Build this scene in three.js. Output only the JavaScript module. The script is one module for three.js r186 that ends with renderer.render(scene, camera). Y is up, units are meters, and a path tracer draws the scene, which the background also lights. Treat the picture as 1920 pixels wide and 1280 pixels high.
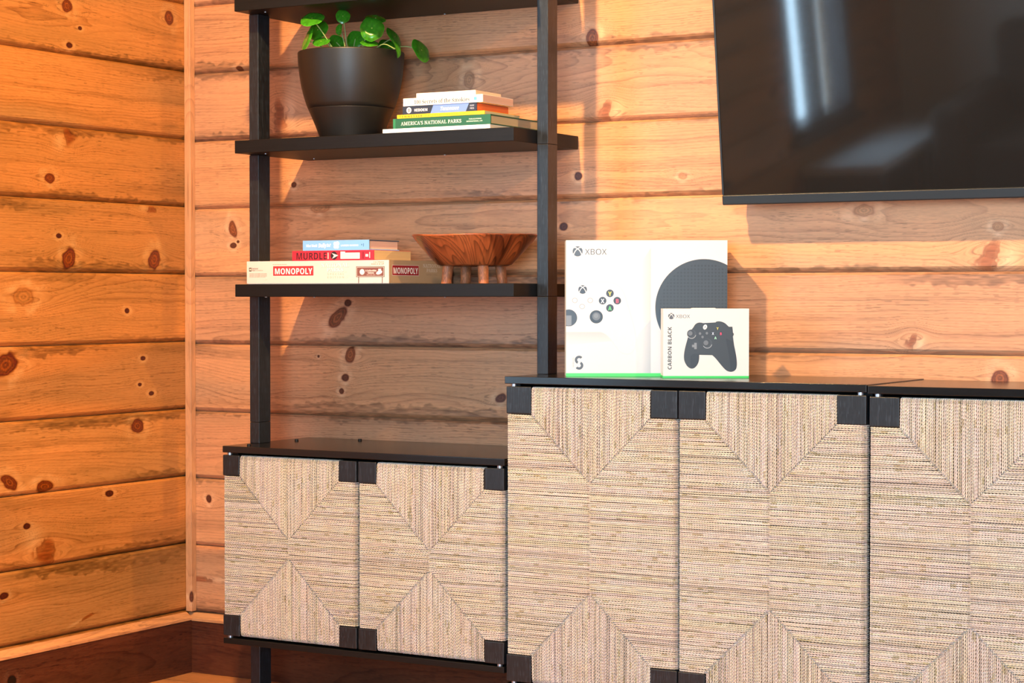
import * as THREE from 'three';
import { RoundedBoxGeometry } from 'three/addons/geometries/RoundedBoxGeometry.js';
import { RectAreaLightUniformsLib } from 'three/addons/lights/RectAreaLightUniformsLib.js';
import { mergeGeometries } from 'three/addons/utils/BufferGeometryUtils.js';

// ------------------------------------------------------------------ camera, sky, exposure
const scene = new THREE.Scene();
const renderer = new THREE.WebGLRenderer({ antialias: true });
renderer.toneMapping = THREE.LinearToneMapping;
renderer.toneMappingExposure = 0.7;
renderer.shadowMap.enabled = true;
RectAreaLightUniformsLib.init();

const R = Math.PI / 180;
const YAW = 30.2836 * R, PITCH = 1.239 * R;
const camera = new THREE.PerspectiveCamera(2 * Math.atan(640 / 3789.97) / R, 1.5, 0.1, 60);
camera.position.set(3.2859, 0.946, 4.0082);
camera.lookAt(3.2859 - Math.sin(YAW) * Math.cos(PITCH), 0.946 - Math.sin(PITCH), 4.0082 - Math.cos(YAW) * Math.cos(PITCH));

scene.background = new THREE.Color(2.2, 3.2, 4.2);           // overcast daylight outside the windows
const ROOM = { x: 4.9, y: 2.42, z: 5.5 };
// windows: [wall, from, to, sill, head] along z for the left wall, along x for the front wall
const WIN = { a: [1.6, 3.3, 0.55, 2.1], b: [2.35, 4.55, 0.55, 2.1], c: [4.1, 4.84, 0.55, 2.1] };
const DAY = new THREE.Color(0.52, 0.78, 1.0);
const WARM = new THREE.Color(1.0, 0.61, 0.25);
const winLightA = new THREE.RectAreaLight(DAY, 7, 1.7, 1.55);     // daylight at the left-wall window
winLightA.position.set(-0.13, 1.325, 2.45); winLightA.lookAt(1, 1.325, 2.45);
const winLightC = new THREE.RectAreaLight(DAY, 36, 0.74, 1.55);     // the narrow window mirrored in the screen
winLightC.position.set(-0.13, 1.325, 4.47); winLightC.lookAt(1, 1.325, 4.47);
const winLightB = new THREE.RectAreaLight(DAY, 43, 2.2, 1.55);     // daylight at the window behind the camera
winLightB.position.set(3.45, 1.325, ROOM.z + 0.13); winLightB.lookAt(3.45, 1.325, 0);
winLightA.name = 'window_light_1'; winLightB.name = 'window_light_2'; winLightC.name = 'window_light_3';
scene.add(winLightA, winLightB, winLightC);
const LAMPS = [[1.03, 1.3, 47, 1.0, 0.1], [3.5, 1.3, 34, 2.4, 0.1], [1.03, 4.0, 5, 1.03, 4.0], [3.5, 4.0, 5, 3.5, 4.0]];   // recessed swivelling ceiling lights: x, z, candela, and the point 0.75 m up that each is aimed at

// ------------------------------------------------------------------ helpers
const counts = {};
function numbered(n) { const k = counts[n] = (counts[n] ?? -1) + 1; return k ? n + '_' + String(k).padStart(3, '0') : n; }
function shadows(o) { o.castShadow = o.receiveShadow = true; return o; }
function thing(name, label, category, pos = [0, 0, 0], turn = 0, group) {
  const o = new THREE.Group(); o.name = numbered(name); o.position.set(...pos); o.rotation.y = turn;
  o.userData = { label, category }; if (group) o.userData.group = group;
  scene.add(o); return o;
}
function part(parent, name, geo, mat, label) {
  const m = shadows(new THREE.Mesh(geo, mat));
  const same = parent.children.filter((c) => c.name.replace(/_\d{3}$/, '') === name).length;
  m.name = same ? name + '_' + String(same).padStart(3, '0') : name;
  if (label) m.userData.label = label;
  parent.add(m); return m;
}
function struct(name, geo, mat) {
  const o = geo ? shadows(new THREE.Mesh(geo, mat)) : new THREE.Group();
  o.name = name; o.userData.kind = 'structure'; scene.add(o); return o;
}
function rng(seed) { let s = seed >>> 0; return () => { s = (s + 0x6d2b79f5) >>> 0; let t = Math.imul(s ^ (s >>> 15), 1 | s); t = (t + Math.imul(t ^ (t >>> 7), 61 | t)) ^ t; return ((t ^ (t >>> 14)) >>> 0) / 4294967296; }; }
const NT = (() => { const r = rng(77), a = new Float32Array(65536); for (let i = 0; i < 65536; i++) a[i] = r(); return a; })();
function vn(x, y) {                                           // value noise, -1..1
  const ix = Math.floor(x), iy = Math.floor(y), fx = x - ix, fy = y - iy, u = fx * fx * (3 - 2 * fx), v = fy * fy * (3 - 2 * fy);
  const h = (a, b) => NT[((Math.imul(a, 374761) ^ Math.imul(b, 668265) ^ (Math.imul(a, b) & 0xff00)) >>> 0) & 65535];
  const p = h(ix, iy), q = h(ix + 1, iy), r = h(ix, iy + 1), s = h(ix + 1, iy + 1);
  return 2 * (p + (q - p) * u + (r - p) * v + (p - q - r + s) * u * v) - 1;
}
const clamp = (x, a, b) => Math.min(b, Math.max(a, x)), sst = (a, b, x) => { const t = clamp((x - a) / (b - a), 0, 1); return t * t * (3 - 2 * t); };
function dataTex(w, h, f, srgb = true) {                      // f(i, j, out) fills out with 0..255 values
  const d = new Uint8Array(w * h * 4), o = [0, 0, 0];
  for (let j = 0, k = 0; j < h; j++) for (let i = 0; i < w; i++, k += 4) { f(i, j, o); d[k] = clamp(o[0], 0, 255); d[k + 1] = clamp(o[1], 0, 255); d[k + 2] = clamp(o[2], 0, 255); d[k + 3] = 255; }
  const t = new THREE.DataTexture(d, w, h); t.wrapS = t.wrapT = THREE.RepeatWrapping; t.magFilter = THREE.LinearFilter; t.minFilter = THREE.LinearMipmapLinearFilter; t.generateMipmaps = true;
  if (srgb) t.colorSpace = THREE.SRGBColorSpace; t.needsUpdate = true; return t;
}
function canvasTex(w, h, draw) {
  const c = document.createElement('canvas'); c.width = w; c.height = h; const g = c.getContext('2d'); draw(g, w, h);
  const t = new THREE.CanvasTexture(c); t.colorSpace = THREE.SRGBColorSpace; t.magFilter = THREE.LinearFilter; return t;
}
// uv in metres by the face each vertex looks along; the grain runs along 'grain'
function metreUV(g, grain = 'x', su = 1, sv = 1, off = 0) {
  const p = g.attributes.position, n = g.attributes.normal, uv = new Float32Array(p.count * 2);
  for (let i = 0; i < p.count; i++) {
    const c = { x: p.getX(i), y: p.getY(i), z: p.getZ(i) }, a = [Math.abs(n.getX(i)), Math.abs(n.getY(i)), Math.abs(n.getZ(i))];
    const k = a[0] > a[1] && a[0] > a[2] ? 'x' : a[1] > a[2] ? 'y' : 'z';
    const rest = ['x', 'y', 'z'].filter((q) => q !== k);
    const u = rest.includes(grain) ? grain : rest[0], v = rest.find((q) => q !== u);
    uv[2 * i] = (c[u] + off) * su; uv[2 * i + 1] = (c[v] + off * 0.37) * sv;
  }
  g.setAttribute('uv', new THREE.BufferAttribute(uv, 2)); return g;
}
// box between two corners with rounded edges
function bx(x0, x1, y0, y1, z0, z1, r = 0.0015, grain = 'x', off = 0) {
  const w = x1 - x0, h = y1 - y0, d = z1 - z0;
  let g = new RoundedBoxGeometry(w, h, d, 2, Math.min(r, w * 0.45, h * 0.45, d * 0.45));
  g.translate((x0 + x1) / 2, (y0 + y1) / 2, (z0 + z1) / 2);
  return metreUV(g, grain, 1, 1, off);
}
function plain(g) { g = g.index ? g.toNonIndexed() : g; for (const k of Object.keys(g.attributes)) if (!['position', 'normal', 'uv'].includes(k)) g.deleteAttribute(k); return g; }
const merge = (list) => mergeGeometries(list.map(plain));
const std = (o) => new THREE.MeshStandardMaterial(o), phys = (o) => new THREE.MeshPhysicalMaterial(o);

// ------------------------------------------------------------------ pine boards
const BW = 0.17;                                              // board pitch
// One board's face: growth rings that bend round its knots [x, y, rx, ry, tilt, kind], fibres, dashes, blotches. kind 0 dark knot, 1 reddish spike, 2 pale eye
function pineTex(seed, W, H, len, wid, knots, tone = [0, 0, 0], soft = 1) {
  const stained = wid > 0.15 ? 1 : 0, r = rng(seed * 977 + 5), ox = r() * 90, oy = r() * 90, c0 = wid * (-0.4 + 1.8 * r()), d0 = 0.03 + 0.05 * r(), hue = r() - 0.5, val = 0.95 + 0.1 * r();
  const K = knots.map(([x, y, rx, ry, t, k]) => ({ x, y, rx, ry, c: Math.cos(t * R), s: Math.sin(t * R), k, far: Math.max(rx, ry) * 5 + 0.02 }));
  return dataTex(W, H, (i, j, o) => {
    const x = (i + 0.5) / W * len, y = (j + 0.5) / H * wid;
    let yy = y + 0.005 * vn(x * 3 + ox, y * 4 + oy) + 0.0016 * vn(x * 14 + ox, y * 25), push = 0, core = 0, ringd = 0, pale = 0, spike = 0, rad = 9, kk = null;
    for (const k of K) {
      const dx = x - k.x, dy = y - k.y; if (Math.abs(dx) > k.far * 1.8 || Math.abs(dy) > k.far) continue;
      const ax = (dx * k.c + dy * k.s) / k.rx, ay = (-dx * k.s + dy * k.c) / k.ry, wob = 1 + 0.13 * vn(dx * 90 + ox, dy * 90 + k.x * 30), q = Math.hypot(ax, ay) * wob;
      const g = Math.exp(-((dx / (k.rx * 2.6 + 0.012)) ** 2) - (dy / (k.ry * 1.7 + 0.006)) ** 2);
      push += g * (0.006 + k.ry * 0.9) * (dy > 0 ? 1 : -1) * (1 - Math.exp(-Math.abs(dy) / (0.4 * k.ry)));
      if (k.k === 1) {                                        // knot cut lengthwise: a tapering reddish wedge
        const t = ay * 0.5 + 0.5, wdt = (0.2 + 0.8 * Math.pow(clamp(1 - t, 0, 1), 0.6)) * (1 + 0.35 * vn(dx * 160 + ox, dy * 110));
        if (ay > -1.15 && ay < 1.15) { const e = Math.abs(ax) / wdt; spike = Math.max(spike, sst(1.3, 0.45, e) * sst(1.15, 0.5, Math.abs(ay))); ringd = Math.max(ringd, 0.55 * Math.exp(-(((e - 1.05) / 0.25) ** 2)) * sst(1.15, 0.4, Math.abs(ay))); }
        pale = Math.max(pale, 0.75 * Math.exp(-(((ax - 1.9) / 1.1) ** 2) - ((ay - 0.2) / 0.9) ** 2));
      } else {
        if (q < rad) { rad = q; kk = k; }
        const strength = k.k === 2 ? 0.35 : 1;
        core = Math.max(core, strength * sst(1.12, 0.92, q)); ringd = Math.max(ringd, strength * Math.exp(-(((q - 1.02) / 0.17) ** 2)));
        pale = Math.max(pale, 0.75 * Math.exp(-(((q - 1.8) / 0.7) ** 2)) * (0.5 + 0.5 * vn(dx * 60, dy * 60 + 9)));
      }
    }
    yy -= push;
    const dd = d0 + 0.045 * vn(x * 1.15 + ox, oy) + 0.012 * vn(x * 4.1 + ox, oy + 7), rr = Math.hypot(yy - c0, dd) + 0.002 * vn(x * 6 + oy, y * 30 + ox);
    const ring = rr * 175 + 0.9 * vn(x * 2 + ox, rr * 40) + 0.35 * vn(x * 11, y * 90 + oy), f = ring - Math.floor(ring), cont = 0.55 + 0.45 * vn(Math.floor(ring) * 3.7, x * 2.2 + ox);
    const late = Math.pow(f, 4) * (1 - sst(0.93, 1, f)) * cont;
    const fibre = vn(x * 38 + ox, (yy + 3) * 1500) * 0.6 + vn(x * 120, (yy + 5) * 900 + ox) * 0.5;
    const dash = sst(0.5, 0.78, vn(x * 48 + oy, (yy + 1) * 1000 + ox)) * (0.5 + 0.5 * vn(x * 8, yy * 60 + ox));
    const blot = vn(x * 3.2 + ox, y * 16 + oy) * 0.6 + vn(x * 9 + oy, y * 40 + ox) * 0.4, grey = sst(0.25, 0.75, vn(x * 1.6 + oy * 3, y * 9 + ox * 2)) * 0.8;
    const sw = 0.022 + 0.02 * vn(x * 2.1 + oy * 5, ox) + 0.007 * vn(x * 26 + ox, oy * 2), eb = Math.min(y, wid - y) + 0.006 * vn(x * 90, y * 120 + ox), stain = stained * sst(sw, sw - 0.007, eb) * sst(-0.25, 0.3, vn(x * 3.3 + ox * 2, y > wid / 2 ? 3.5 : 40.5)) * (0.75 + 0.5 * vn(x * 60, y * 260));
    const streak = sst(0.15, 0.8, vn(x * 1.9 + oy * 2, yy * 70 + ox)) * (0.6 + 0.4 * vn(x * 30 + ox, yy * 300));
    let v = val * (1 - 0.24 * stain - 0.13 * streak * soft) * (1 - 0.20 * late * soft - 0.05 * fibre - 0.22 * dash * soft + 0.07 * blot), red = 0.5 * hue + 0.35 * blot;
    let R_ = 205 * v + 4 * red, G_ = 147 * v - 7 * red, B_ = 105 * v - 7 * red;
    R_ += (168 * v - R_) * grey * 0.5; G_ += (136 * v - G_) * grey * 0.5; B_ += (110 * v - B_) * grey * 0.5;
    R_ -= 14 * late * soft; G_ -= 17 * late * soft; B_ -= 13 * late * soft;
    R_ += 26 * pale; G_ += 34 * pale; B_ += 36 * pale;
    if (spike > 0) { const s = 0.85 + 0.2 * vn(x * 60, y * 400); R_ += (150 * s - R_) * spike * 0.6; G_ += (72 * s - G_) * spike * 0.6; B_ += (40 * s - B_) * spike * 0.6; }
    if (core > 0) { const s = 0.85 + 0.22 * Math.cos(rad * 14) * (kk.k === 2 ? 1 : 0.6) + 0.12 * vn(x * 400, y * 400), big = kk.k === 2 ? [176, 116, 72] : kk.ry > 0.009 ? [158, 88, 50] : [104, 54, 34]; R_ += (big[0] * s - R_) * core; G_ += (big[1] * s - G_) * core; B_ += (big[2] * s - B_) * core; }
    R_ *= 1 - 0.36 * ringd; G_ *= 1 - 0.48 * ringd; B_ *= 1 - 0.52 * ringd;
    o[0] = R_ + tone[0]; o[1] = G_ + tone[1]; o[2] = B_ + tone[2];
  });
}
// board cross-section (y up, z out of the wall) with a chamfer along both edges, swept along x; uv covers len x wid once
function boardGeo(x0, x1, y0, y1, texLen, texWid, depth = 0.016, top = 0.006, bot = 0.0105) {
  const P = [[y0 + 0.0004, -depth], [y0 + 0.0004, -0.0105], [y0 + bot * 0.6, -0.003], [y0 + bot, 0], [y1 - top, 0], [y1 - 0.0006, -0.0065], [y1 - 0.0006, -depth]];
  const pos = [], uv = [], nor = [], quad = (a, b, c, d, n, ua, ub) => { pos.push(...a, ...b, ...c, ...a, ...c, ...d); for (let i = 0; i < 6; i++) nor.push(...n); uv.push(...ua[0], ...ua[1], ...ub[1], ...ua[0], ...ub[1], ...ub[0]); };
  const U = (x, y) => [(x) / texLen, clamp((y - y0) / texWid, 0.004, 0.996)];
  for (let i = 0; i + 1 < P.length; i++) {
    const [ya, za] = P[i], [yb, zb] = P[i + 1], l = Math.hypot(yb - ya, zb - za), n = [0, -(zb - za) / l, (yb - ya) / l];
    quad([x0, ya, za], [x1, ya, za], [x1, yb, zb], [x0, yb, zb], n, [U(x0, ya), U(x1, ya)], [U(x0, yb), U(x1, yb)]);
  }
  for (const [x, s] of [[x0, -1], [x1, 1]]) for (let i = 1; i + 1 < P.length; i++) { const t = [P[0], P[i + 1], P[i]]; if (s < 0) t.reverse(); for (const [y, z] of t) { pos.push(x, y, z); nor.push(s, 0, 0); uv.push(...U(x, y)); } }
  const g = new THREE.BufferGeometry();
  g.setAttribute('position', new THREE.Float32BufferAttribute(pos, 3)); g.setAttribute('normal', new THREE.Float32BufferAttribute(nor, 3)); g.setAttribute('uv', new THREE.Float32BufferAttribute(uv, 2));
  return g;
}
const KNOTS_BACK = [[1,0.159,0.006,0.009,0.006,0,0],[1,1.153,0.016,0.013,0.018,0,0],[2,0.284,0.056,0.016,0.043,8,1],[2,0.831,0.111,0.013,0.018,0,2],[2,1.188,0.025,0.014,0.025,-20,1],[3,0.327,0.053,0.007,0.006,0,0],[3,1.119,0.05,0.009,0.008,0,0],[3,1.377,0.042,0.009,0.006,0,2],[4,0.139,0.118,0.01,0.018,20,0],[4,0.141,0.077,0.009,0.006,0,0],[4,0.155,0.086,0.004,0.003,0,0],[4,0.405,0.164,0.024,0.01,0,2],[4,1.081,0.107,0.009,0.008,0,0],[4,1.794,0.128,0.021,0.011,0,2],[4,2.061,0.031,0.02,0.038,-25,1],[4,2.077,0.089,0.01,0.008,0,2],[5,0.457,0.069,0.029,0.014,40,0],[5,0.487,0.104,0.009,0.008,0,0],[5,1.899,0.027,0.009,0.018,-30,1],[6,0.4,0.144,0.003,0.003,0,0],[6,0.468,0.061,0.006,0.006,0,0],[6,0.479,0.094,0.009,0.008,0,0],[6,0.494,0.15,0.012,0.018,-10,0],[6,0.915,0.055,0.013,0.009,20,0],[6,2.083,0.125,0.015,0.015,0,0],[8,0.06,0.12,0.008,0.009,0,0],[9,0.03,0.085,0.035,0.008,0,1]];
const KNOTS_LEFT = [[1,0.076,0.128,0.014,0.016,-15,0],[1,0.398,0.065,0.006,0.004,0,0],[1,0.435,0.021,0.01,0.006,0,0],[1,0.442,0.112,0.016,0.013,0,0],[3,0.44,0.149,0.018,0.022,-35,1],[3,0.503,0.048,0.014,0.01,0,0],[4,0.136,0.035,0.018,0.022,25,0],[4,0.143,0.159,0.016,0.009,0,1],[4,0.44,0.032,0.018,0.023,25,0],[4,0.474,0.085,0.008,0.005,0,0],[5,0.237,0.079,0.008,0.006,0,0],[5,0.59,0.113,0.029,0.017,0,2],[6,0.148,0.045,0.008,0.005,0,0],[6,0.179,0.132,0.008,0.005,0,0],[6,0.191,0.068,0.006,0.004,0,0],[6,0.648,0.129,0.033,0.022,-20,0],[7,0.2,0.137,0.02,0.015,0,0],[7,0.524,0.014,0.024,0.012,0,0],[7,0.637,0.033,0.024,0.013,30,0],[8,0.303,0.15,0.012,0.007,0,0],[8,0.518,0.034,0.03,0.034,30,1],[8,0.583,0.098,0.01,0.006,0,0],[9,0.38,0.034,0.024,0.004,-15,1],[9,0.657,0.118,0.012,0.007,0,0]];
const pineMat = (t) => (t.wrapS = t.wrapT = THREE.MirroredRepeatWrapping) && std({ map: t, roughness: 0.4, bumpMap: t, bumpScale: 0.0006 });
const backMats = [], leftMats = [];
for (let k = 1; k <= 9; k++) {
  backMats[k] = pineMat(pineTex(k, 2048, 152, 2.3, BW, KNOTS_BACK.filter((q) => q[0] === k).map((q) => q.slice(1)), k === 2 || k === 5 ? [-12, -4, 2] : [0, 0, 0]));
  leftMats[k] = pineMat(pineTex(40 + k, 1024, 152, 1.15, BW, KNOTS_LEFT.filter((q) => q[0] === k).map((q) => [q[1], ...q.slice(2, 5), q[5], q[6]]), [-14, -23, -44]));  // left boards tinted darker and more amber, putting warm dimmer light into the colour
}
const G_BACK = 1.6795, G_LEFT = 1.6852;                       // height of the first groove in view
const wallBack = struct('wall_back'), wallLeft = struct('wall_left');
const shellMat = std({ color: new THREE.Color(0.40, 0.22, 0.11), roughness: 0.7 });
part(wallBack, 'sheathing', bx(-0.15, ROOM.x + 0.15, -0.1, ROOM.y + 0.1, -0.16, -0.0155, 0.001), shellMat);
// sheathing of the left wall leaves the window open
function openWall(parent, toWorld, L, wins, depth0, depth1, mat) {   // boxes along u round the openings
  const f = (u0, u1, y0, y1) => part(parent, 'sheathing', toWorld(u0, u1, y0, y1, depth0, depth1), mat); let at = -0.15;
  for (const [a, b, lo, hi] of wins) { f(at, a, -0.1, ROOM.y + 0.1); f(a, b, -0.1, lo); f(a, b, hi, ROOM.y + 0.1); at = b; }
  f(at, L + 0.15, -0.1, ROOM.y + 0.1);
}
openWall(wallLeft, (u0, u1, y0, y1, d0, d1) => bx(-d1, -d0, y0, y1, u0, u1, 0.001), ROOM.z, [WIN.a, WIN.c], 0.0155, 0.16, shellMat);
for (let k = -4; k <= 9; k++) {
  const y1 = G_BACK - (k - 1) * BW, y0 = y1 - BW; if (y0 > ROOM.y) continue;
  const m = k >= 1 ? backMats[k] : backMats[5 - k];
  part(wallBack, 'plank', boardGeo(0, ROOM.x, y0, Math.min(y1, ROOM.y), 2.3, BW), m);
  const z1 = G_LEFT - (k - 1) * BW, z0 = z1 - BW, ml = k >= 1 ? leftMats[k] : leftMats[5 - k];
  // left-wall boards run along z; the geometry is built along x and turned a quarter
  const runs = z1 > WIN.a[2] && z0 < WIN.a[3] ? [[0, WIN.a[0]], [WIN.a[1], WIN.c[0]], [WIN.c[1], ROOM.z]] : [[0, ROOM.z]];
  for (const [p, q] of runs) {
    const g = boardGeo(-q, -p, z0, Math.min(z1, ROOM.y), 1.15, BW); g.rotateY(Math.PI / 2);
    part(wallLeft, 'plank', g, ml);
  }
}
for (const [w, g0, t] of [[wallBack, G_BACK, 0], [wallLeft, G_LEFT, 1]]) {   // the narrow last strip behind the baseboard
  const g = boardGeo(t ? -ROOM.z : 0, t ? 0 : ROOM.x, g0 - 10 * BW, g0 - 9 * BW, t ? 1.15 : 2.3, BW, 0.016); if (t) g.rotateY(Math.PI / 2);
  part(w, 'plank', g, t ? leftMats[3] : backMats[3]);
}
// wall_front and wall_right, floor, ceiling
const wallFront = struct('wall_front'), wallRight = struct('wall_right', metreUV(bx(ROOM.x, ROOM.x + 0.15, -0.1, ROOM.y + 0.1, -0.15, ROOM.z + 0.15, 0.001), 'z', 0.43, 5.9), pineMat(backMats[4].map));
openWall(wallFront, (u0, u1, y0, y1, d0, d1) => bx(u0, u1, y0, y1, ROOM.z + d0, ROOM.z + d1, 0.001), ROOM.x, [WIN.b], 0, 0.16, std({ color: new THREE.Color(0.6, 0.57, 0.52), roughness: 0.9 }));
struct('ceiling', bx(-0.15, ROOM.x + 0.15, ROOM.y, ROOM.y + 0.12, -0.15, ROOM.z + 0.15, 0.001), std({ color: new THREE.Color(0.42, 0.27, 0.15), roughness: 0.8 }));
const floor = struct('floor');
part(floor, 'subfloor', bx(-0.15, ROOM.x + 0.15, -0.12, -0.014, -0.15, ROOM.z + 0.15, 0.001), shellMat);
{
  const base = [0, 1, 2].map((i) => std({ map: pineTex(80 + i, 1024, 96, 1.4, 0.13, [[0.3 + 0.2 * i, 0.05, 0.012, 0.008, 0, 0]], [2, -6, -16]), roughness: 0.32 }));
  for (let i = 0; i * 0.13 < ROOM.z; i++) {
    const g = boardGeo(0, ROOM.x, 0, 0.13, 1.4, 0.13, 0.013, 0.0015, 0.0015); g.rotateX(-Math.PI / 2); g.translate(0, 0, Math.min(ROOM.z, (i + 1) * 0.13));
    part(floor, 'floorboard', g, base[(i * 7 + 1) % 3]);
  }
}
// baseboards: dark boards under a pale bevelled cap
const darkTex = pineTex(95, 1024, 96, 1.2, 0.14, [[0.95, 0.05, 0.012, 0.01, 20, 0]], [-128, -108, -84], 0.7);
const baseMat = std({ map: darkTex, roughness: 0.4 });
const capMat = pineMat(pineTex(97, 1024, 32, 1.2, 0.03, [], [8, 2, -6]));
function lying(g, t) { if (t) { g.rotateY(Math.PI / 2); g.translate(0, 0, 0); } return g; }
struct('baseboard_back', metreUV(bx(0, ROOM.x, 0, 0.131, 0.0005, 0.02, 0.001), 'x', 0.83, 7), baseMat);
struct('baseboard_left', metreUV(bx(0.0005, 0.02, 0, 0.133, 0.0205, ROOM.z, 0.001), 'z', 0.83, 7, 0.3), baseMat);
function capGeo(len) {
  const s = new THREE.Shape([[0.0003, 0], [0.022, 0], [0.022, 0.006], [0.0195, 0.0085], [0.006, 0.0185], [0.0003, 0.0185]].map((q) => new THREE.Vector2(...q)));
  const g = new THREE.ExtrudeGeometry(s, { depth: len, bevelEnabled: false }); return g;             // profile x = out of the wall, swept along +z
}
{ const g = capGeo(ROOM.x); g.rotateY(Math.PI / 2); g.scale(1, 1, -1); const idx = g.index; g.translate(0, 0.1312, 0); const p = plain(g); const a = p.attributes.position.array; for (let i = 0; i < a.length; i += 9) for (let c = 0; c < 3; c++) { const t = a[i + 3 + c]; a[i + 3 + c] = a[i + 6 + c]; a[i + 6 + c] = t; } p.computeVertexNormals(); struct('trim_1', metreUV(p, 'x', 0.83, 30), capMat); }
{ const g = capGeo(ROOM.z - 0.022); g.translate(0, 0.1332, 0.022); struct('trim_2', metreUV(plain(g), 'z', 0.83, 30, 0.4), capMat); }
struct('trim_3', metreUV(bx(0.0005, 0.0195, 0.1535, ROOM.y, 0.0005, 0.0195, 0.0012), 'y', 0.83, 25), pineMat(pineTex(98, 1024, 64, 1.2, 0.04, [[0.19, 0.02, 0.012, 0.007, 0, 0], [0.5, 0.03, 0.006, 0.005, 0, 0]], [8, 6, 4], 0.7)));

// ------------------------------------------------------------------ windows (out of frame; mirrored in the screen, and the daylight comes through them)
function windowFrame(n, win, toWorld, mullions) {
  const w = struct('window_' + n), m = std({ color: new THREE.Color(0.03, 0.03, 0.035), roughness: 0.4 });
  const [a, b, lo, hi] = win, f = 0.05;
  const P = (u0, u1, y0, y1, d0, d1, nm) => part(w, nm, toWorld(u0, u1, y0, y1, d0, d1), m);
  P(a, a + f, lo, hi, -0.015, 0.09, 'window_frame'); P(b - f, b, lo, hi, -0.015, 0.09, 'window_frame'); P(a, b, lo, lo + f, -0.015, 0.09, 'window_frame'); P(a, b, hi - f, hi, -0.015, 0.09, 'window_frame');
  for (const u of mullions) P(u - 0.03, u + 0.03, lo + f, hi - f, 0.0, 0.07, 'mullion');
  P(a - 0.03, b + 0.03, lo - 0.02, lo, -0.05, 0.09, 'sill');
  part(w, 'glass_pane', toWorld(a + f, b - f, lo + f, hi - f, 0.03, 0.034), phys({ color: 0xffffff, transmission: 1, roughness: 0, thickness: 0, ior: 1.5 }));
}
windowFrame(1, WIN.a, (u0, u1, y0, y1, d0, d1) => bx(-d1, -d0, y0, y1, u0, u1, 0.002), [2.45]);
windowFrame(3, WIN.c, (u0, u1, y0, y1, d0, d1) => bx(-d1, -d0, y0, y1, u0, u1, 0.002), [4.47]);
windowFrame(2, WIN.b, (u0, u1, y0, y1, d0, d1) => bx(u0, u1, y0, y1, ROOM.z + d0, ROOM.z + d1, 0.002), [3.45]);

// ------------------------------------------------------------------ recessed ceiling lights
LAMPS.forEach(([x, z, cd, ax, az], i) => {
  const t = thing('ceiling_light', ['recessed round ceiling light in front of the black shelves', 'recessed round ceiling light in front of the television', 'recessed round ceiling light above the sofa', 'recessed round ceiling light behind the viewer, by the wide window'][i], 'ceiling light', [x, ROOM.y, z], 0, 'recessed ceiling lights');
  const ring = new THREE.LatheGeometry([[0.055, -0.001], [0.075, -0.001], [0.078, -0.004], [0.074, -0.007], [0.056, -0.006], [0.055, -0.001]].map((q) => new THREE.Vector2(...q)), 40);
  part(t, 'trim_ring', ring, std({ color: 0xe8e4dc, roughness: 0.5 }));
  part(t, 'diffuser', new THREE.CylinderGeometry(0.054, 0.054, 0.003, 36).translate(0, -0.0025, 0), std({ color: 0xffffff, emissive: WARM, emissiveIntensity: 6 }));
  const s = new THREE.SpotLight(WARM, cd, 0, 66 * R, 0.85, 2);
  s.name = 'ceiling_light_beam'; s.position.set(x, ROOM.y - 0.012, z); s.target.position.set(ax, 0.75, az); s.castShadow = true; s.shadow.radius = 2; s.shadow.mapSize.set(1024, 1024);
  scene.add(s, s.target);
});

// ------------------------------------------------------------------ black brushed wood
const brushTex = dataTex(512, 512, (i, j, o) => {
  const x = i / 512, y = j / 512, s = vn(x * 24, y * 256) * 0.5 + vn(x * 60 + 9, y * 200 + 3) * 0.5, p = sst(0.35, 0.7, vn(x * 18 + 40, y * 220 + 11));
  const v = 25 + 8 * s + 24 * p; o[0] = v * 0.86; o[1] = v * 0.99; o[2] = v * 1.16;  // blue cast puts the cool window sheen into the wood colour
});
const smoothTex = dataTex(512, 256, (i, j, o) => {
  const x = i / 512, y = j / 256, s = vn(x * 8, y * 120) * 0.6 + vn(x * 40, y * 128) * 0.4, v = 17 + 4 * s; o[0] = v * 1.04; o[1] = v * 0.97; o[2] = v * 0.93;
});
const brushed = std({ map: brushTex.clone(), bumpMap: brushTex, bumpScale: 0.0012, roughness: 0.4 });
brushed.map.repeat.set(3, 6); brushed.bumpMap = brushed.map;
const satin = phys({ map: smoothTex, roughness: 0.46, specularIntensity: 0.5 }); satin.map.repeat.set(1.5, 4);
const satinTop = std({ map: smoothTex, roughness: 0.2 });
const innerDark = std({ color: new THREE.Color(0.012, 0.011, 0.01), roughness: 0.7 });
const steel = std({ color: 0xb8c2cc, metalness: 0.9, roughness: 0.35 });

// ------------------------------------------------------------------ rope-woven cabinets
// one full turn of two-ply cord, 13 mm long along x
const cordGeo = (() => {
  const pos = [], nor = [], idx = [], N = 14, S = 6, rp = 0.00122, off = 0.00088;
  for (let ply = 0; ply < 2; ply++) {
    const b = pos.length / 3;
    for (let i = 0; i <= N; i++) for (let s = 0; s < S; s++) {
      const a = i / N * 2 * Math.PI + ply * Math.PI, q = s / S * 2 * Math.PI, cy = Math.cos(a) * off, cz = Math.sin(a) * off;
      pos.push(i / N * 0.013, cy + Math.cos(q) * rp, cz + Math.sin(q) * rp); nor.push(0, Math.cos(q), Math.sin(q));
    }
    for (let i = 0; i < N; i++) for (let s = 0; s < S; s++) { const p = b + i * S + s, q = b + i * S + (s + 1) % S; idx.push(p, q, p + S, q, q + S, p + S); }
  }
  const g = new THREE.BufferGeometry(); g.setAttribute('position', new THREE.Float32BufferAttribute(pos, 3)); g.setAttribute('normal', new THREE.Float32BufferAttribute(nor, 3)); g.setIndex(idx);
  g.computeVertexNormals(); return g;
})();
const cordMat = std({ color: 0xffffff, roughness: 0.8 });
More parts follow.
